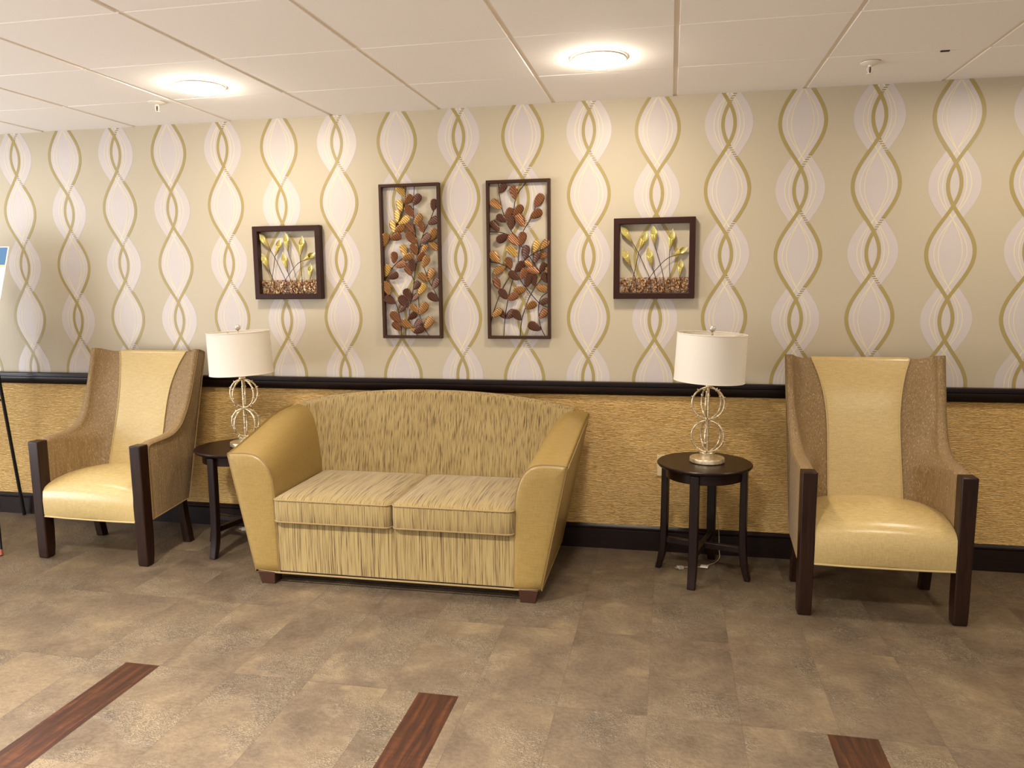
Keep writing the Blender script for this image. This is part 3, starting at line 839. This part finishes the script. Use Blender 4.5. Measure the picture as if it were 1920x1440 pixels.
LL = [(270,170,208,85,1),(265,242,335,168,0),(345,250,402,160,2),(240,310,212,205,1),(345,350,288,258,0),(517,300,530,200,2),(470,412,558,360,2),
(205,400,205,295,1),(212,408,308,355,1),(350,415,415,330,3),(175,485,152,382,1),(180,488,260,430,3),(355,480,280,412,0),(430,485,400,390,0),(142,540,240,508,0),
(82,605,112,495,3),(375,580,290,490,0),(410,580,490,500,2),(490,555,545,455,3),(475,570,562,622,3),(275,690,245,590,1),(380,680,335,585,0),(415,670,460,595,3),
(375,735,440,665,0),(250,710,350,685,3),(175,755,180,655,0),(180,780,275,745,0),(430,790,475,690,3),(355,820,325,722,2),(330,860,280,770,0),(95,870,125,765,1),
(118,880,212,845,2),(475,905,390,845,3),(470,905,515,800,3),(140,1030,95,915,3),(345,985,395,910,2),(390,1025,445,930,1),(515,980,560,885,2),(570,1082,478,1022,2),
(325,1085,275,980,2),(325,1080,385,1025,2),(190,1105,100,1048,2),(300,1140,228,1042,2),(215,1185,270,1108,2),(390,1185,328,1115,3),(395,1200,465,1102,3),(300,1245,370,1190,2),
(235,1275,155,1185,0),(235,1345,168,1275,0),(340,1320,240,1265,3),(350,1320,415,1250,2),(350,1365,435,1320,2),(440,1330,512,1230,3),(375,1370,335,1330,1)]
LS = [[(275,85),(270,170),(262,240),(235,320),(205,405),(165,490),(130,550),(85,605)],[(350,85),(342,250),(345,350),(352,430),(365,520),(385,600),(390,640)],
[(530,210),(517,300),(470,410),(430,490),(405,580),(385,660),(372,740),(355,830),(345,940),(335,1015),(318,1100),(300,1240),(277,1320),(277,1395)],
[(562,520),(490,560),(395,612)],[(330,650),(230,720),(165,780),(110,870),(85,895)],[(420,740),(440,800),(480,910),(520,980),(572,1085)],
[(275,770),(330,860),(350,910),(348,960)],[(90,915),(130,1020),(185,1100),(215,1190),(232,1270),(240,1395)],[(380,985),(390,1080),(400,1210),(430,1310),(487,1397)],
[(300,1240),(340,1330),(385,1397)]]
RL = [(160,150,222,70,2),(310,205,285,90,0),(185,285,97,215,3),(475,268,540,160,0),(437,360,535,300,0),(290,335,370,260,0),(225,380,275,280,0),(235,395,148,345,2),
(270,465,270,340,2),(385,440,325,335,0),(165,475,95,395,2),(250,505,150,560,2),(340,600,258,510,0),(345,600,380,485,0),(325,700,250,610,1),(390,720,405,600,2),
(460,660,505,555,1),(530,630,592,550,3),(170,750,95,660,3),(270,805,235,705,0),(220,780,125,835,3),(475,755,500,660,2),(500,705,575,670,0),(460,780,390,735,3),
(305,830,380,745,2),(515,840,420,795,0),(520,830,565,750,2),(340,900,258,830,2),(345,895,405,800,0),(575,840,590,785,3),(590,930,545,840,2),(400,965,430,855,2),
(475,955,455,850,2),(480,960,580,980,3),(170,985,130,880,0),(405,970,298,1005,3),(240,1070,170,985,2),(240,1075,332,1020,0),(515,1110,590,1070,2),(395,1150,485,1100,3),
(510,1240,575,1160,0),(105,1225,185,1160,3),(215,1240,165,1160,2),(220,1240,300,1170,2),(360,1255,290,1170,2),(530,1340,425,1285,2)]
RS = [[(155,65),(165,170),(190,290),(230,400),(280,490),(345,595)],[(395,60),(340,130),(305,210),(290,320)],[(480,265),(435,370),(385,450),(372,485)],
[(75,482),(170,485),(260,510)],[(345,595),(335,690),(325,790),(285,890),(240,1080),(215,1240),(205,1400)],[(355,600),(430,700),(530,850),(545,880)],
[(590,605),(520,640),(430,690),(370,740),(290,830)],[(80,740),(160,755),(230,785),(290,830)],[(260,865),(200,960),(150,1080),(110,1200),(90,1275)],
[(345,895),(400,970),(510,1100),(588,1140)],[(590,800),(540,870),(440,1020),(390,1150),(360,1260),(348,1400)],[(590,1000),(530,1050),(508,1120),(510,1240),(530,1330),(565,1400)]]
leaf_panel((-1.3855, 0, 1.137), 'tall framed metal leaf panel, the left of the two, with golden leaves at top', [(40,75),(570,55),(603,1415),(83,1412)], LL, LS)
leaf_panel((-0.788, 0, 1.137), 'tall framed metal leaf panel, the right of the two, with sparser coppery leaves', [(48,45),(610,22),(612,1420),(70,1420)], RL, RS)

# ------------------------------------------------------------------ square calla pictures
def calla(b, e, depth, parent, face=0.0):
    m = MB(); b, e = Vector(b), Vector(e); d = e-b; L = d.length; ax = d.normalized(); sd = Vector((ax.z, 0, -ax.x)); fw = Vector((0, -1, 0))
    nu, nv = 14, 18; rows = []; al = []
    for i in range(nu+1):
        s_ = i/nu; row = []
        for j in range(nv+1):
            ph = -PI+2*PI*j/nv+face                   # 0 is the side nearest the wall
            back = (1+math.cos(ph-0))/2
            Lj = L*(0.52+0.48*back**1.3)
            t_ = s_*Lj/L
            r_ = L*(0.018+0.135*math.sin(min(1.0, t_/0.66)*PI/2)**1.2)
            if t_ > 0.66:
                q = (t_-0.66)/0.34; r_ *= (1-q**1.5*0.97)
            flare = 1.0
            p = b+ax*(t_*L)+sd*(r_*math.sin(ph))-fw*(r_*0.6*math.cos(ph)*flare)
            row.append((p.x, p.y+depth, p.z)); al.append(t_)
        rows.append(row)
    m.grid(rows, M_CALLA)
    o = m.build('calla_flower', parent, ang=70, solid=0.001, merge=False)
    at = o.data.attributes.new('along', 'FLOAT', 'POINT')
    at.data.foreach_set('value', al)
    return o
def calla_picture(loc, label):
    W = H = 0.408
    pc = thing('calla_shadow_box', loc, label, 'wall art', 'pair of square calla lily pictures')
    f = bil([(110, 148), (1270, 140), (1305, 1360), (150, 1355)], W, H)
    bw = 0.030; m = MB()
    outer = [(-W/2, 0), (W/2, 0), (W/2, H), (-W/2, H)]; inner = [(-W/2+bw, bw), (W/2-bw, bw), (W/2-bw, H-bw), (-W/2+bw, H-bw)]
    y0, y1 = -0.042, -0.0015
    ro = [(x, y0, z) for x, z in outer]; ri = [(x, y0, z) for x, z in inner]; bo = [(x, y1, z) for x, z in outer]; bi_ = [(x, y1, z) for x, z in inner]
    m.grid([ro, ri, bi_, bo], M_SQFR, cu=True, cv=True)
    m.build('frame', pc, bevel=0.003, ang=30)
    # curled copper mat along the bottom
    m = MB(); rnd = random.Random(3)
    zb, zt = bw, bw+0.076
    for k in range(480):
        x = rnd.uniform(-W/2+bw+0.002, W/2-bw-0.002); z = rnd.uniform(zb, zt-0.003); a = rnd.uniform(0, 2*PI); L = rnd.uniform(0.012, 0.026); cvt = rnd.uniform(-1.6, 1.6); y = rnd.uniform(-0.016, -0.006)
        path = []
        for q in range(5):
            path.append((max(-W/2+bw-0.002, min(W/2-bw+0.002, x)), y, max(zb-0.002, min(zt, z)))); x += math.cos(a)*L/4; z += math.sin(a)*L/4; a += cvt/3
        m.tube(path, rnd.uniform(0.0014, 0.0023), M_TWIG, 5, cap=False)
    m.tube([(-W/2+bw-0.002, -0.011, zt), (W/2-bw+0.002, -0.011, zt)], 0.0014, M_TWIG, 5)
    m.build('copper_curl_mat', pc, merge=False)
    FL = [((395,520),(205,255),[(490,680),(580,870),(660,1050),(690,1285)]), ((490,640),(592,335),[(430,1000),(370,1285)]), ((715,570),(672,245),[(800,830),(860,1060),(885,1285)]),
          ((925,640),(958,305),[(928,760),(935,900),(975,1285)]), ((940,728),(1190,588),[(850,795),(700,975),(640,1085),(550,1285)]), ((385,870),(245,585),[(450,1040),(490,1285)]),
          ((695,890),(612,565),[(750,1060),(790,1285)]), ((1085,1040),(1095,760),[(1098,1160),(1100,1285)])]
    for i, (b, e, st) in enumerate(FL):
        bb, ee = f(*b), f(*e)
        dp = -0.024-0.002*(i % 3)
        q = Vector((bb[0], 0, bb[1])).lerp(Vector((ee[0], 0, ee[1])), 0.12)
        path = cr([(q.x, dp, q.z), (bb[0], dp, bb[1])]+[(f(*p)[0], dp-0.001*(i % 2), max(bw-0.002, f(*p)[1])) for p in st], 6)
        MB().tube(path, 0.0017, M_STEM, 6).build('flower_stem', pc)
        calla((bb[0], 0, bb[1]), (ee[0], 0, ee[1]), dp, pc, 0.9 if i == 4 else 0.0)
    return pc
pcL = calla_picture((-2.109, 0, 1.355), 'square dark-framed picture of gilt calla lilies above the left lamp')
pcR = dup(pcL); pcR.location = (-0.083, 0, 1.3475)
pcR['label'] = 'square dark-framed picture of gilt calla lilies right of the leaf panels'

# ------------------------------------------------------------------ wall outlet
ou = thing('wall_outlet', (-0.017, -0.006, 0.412), 'ivory wall outlet behind the right side table', 'outlet')
MB().box(-0.035, 0.035, -0.005, 0.0, 0, 0.114, M_IVORY).build('cover_plate', ou, bevel=0.002)
for z in (0.036, 0.078):
    s_ = MB().lathe([(0.0005, 0.0), (0.016, 0.0), (0.016, 0.002), (0.0005, 0.0025)], M_IVORY, 24).build('socket', ou, loc=(0, -0.005, z))
    s_.rotation_euler = (PI/2, 0, 0)
    m = MB()
    for q in (-0.006, 0.006): m.box(q-0.001, q+0.001, -0.0085, -0.007, z-0.004, z+0.005, M_SLOT)
    m.build('slots', ou)

# ------------------------------------------------------------------ dark clip on the ceiling grid
tag(MB().box(1.052, 1.085, -0.527, -0.517, CEIL-0.006, CEIL-0.0015, M_SLOT).build('ceiling_clip'), 'small dark clip on the ceiling grid in the top right corner', 'clip')

# ------------------------------------------------------------------ easel and poster at the left edge
AP = Vector((-3.965, -0.27, 1.72))
ea = thing('tripod_easel', (-3.965, -0.40, 0), 'black tripod easel at the far left edge beside the left armchair', 'easel')
B_ = ea.location
for foot, top in (((-3.518, -0.706, 0.012), AP+Vector((0.01, -0.01, 0))), ((-4.412, -0.706, 0.012), AP+Vector((-0.01, -0.01, 0))), ((-4.0, -0.052, 0.012), AP+Vector((0, 0.015, 0)))):
    fo = Vector(foot); tp = Vector(top); d = (tp-fo).normalized()
    l_ = MB().tube([fo+d*0.02-B_, tp-B_], 0.010, M_BLACK, 10).build('leg', ea)
    MB().tube([fo-d*0.008-B_, fo+d*0.022-B_], 0.0112, M_TIP if foot[1] < -0.5 else M_BLACK, 10).build('foot_tip', l_)
MB().lathe([(0.0005, 1.69), (0.028, 1.69), (0.03, 1.70), (0.03, 1.745), (0.022, 1.755), (0.0005, 1.757)], M_BLACK, 24, c=(0, AP.y-B_.y)).build('hub', ea)
m = MB(); m.tube([(-0.288, -0.172, 0.811), (0.288, -0.172, 0.811)], 0.009, M_BLACK, 10)
for q in (-0.288, 0.288): m.tube([(q, -0.21, 0.811), (q, -0.06, 0.811)], 0.007, M_BLACK, 8)
m.build('ledge', ea)
po = thing('poster_board', (-3.965, -0.572, 0.8245), 'white poster with blue header standing on the easel at the left edge', 'poster')
LEAN = math.radians(17.5); LH = 0.882
po.rotation_euler = (-LEAN, 0, 0)
MB().box(-0.298, 0.298, -0.003, 0.003, 0, LH, M_POSTER).build('board', po, bevel=0.0015)
MB().box(-0.290, 0.2895, -0.0042, -0.003, LH-0.108, LH-0.006, M_BLUE).build('header_band', po)
MB().box(-0.290, 0.2895, -0.0042, -0.003, LH-0.117, LH-0.109, M_LIME).build('lime_stripe', po)
m = MB(); m.tube([(0.2185, -0.0045, LH-0.088), (0.2185, -0.0045, LH-0.060), (0.2230, -0.0045, LH-0.052), (0.2340, -0.0045, LH-0.049), (0.2420, -0.0045, LH-0.054), (0.2440, -0.0045, LH-0.062), (0.2440, -0.0045, LH-0.088)], 0.0042, M_POSTER, 6)
m.build('header_letter', po)
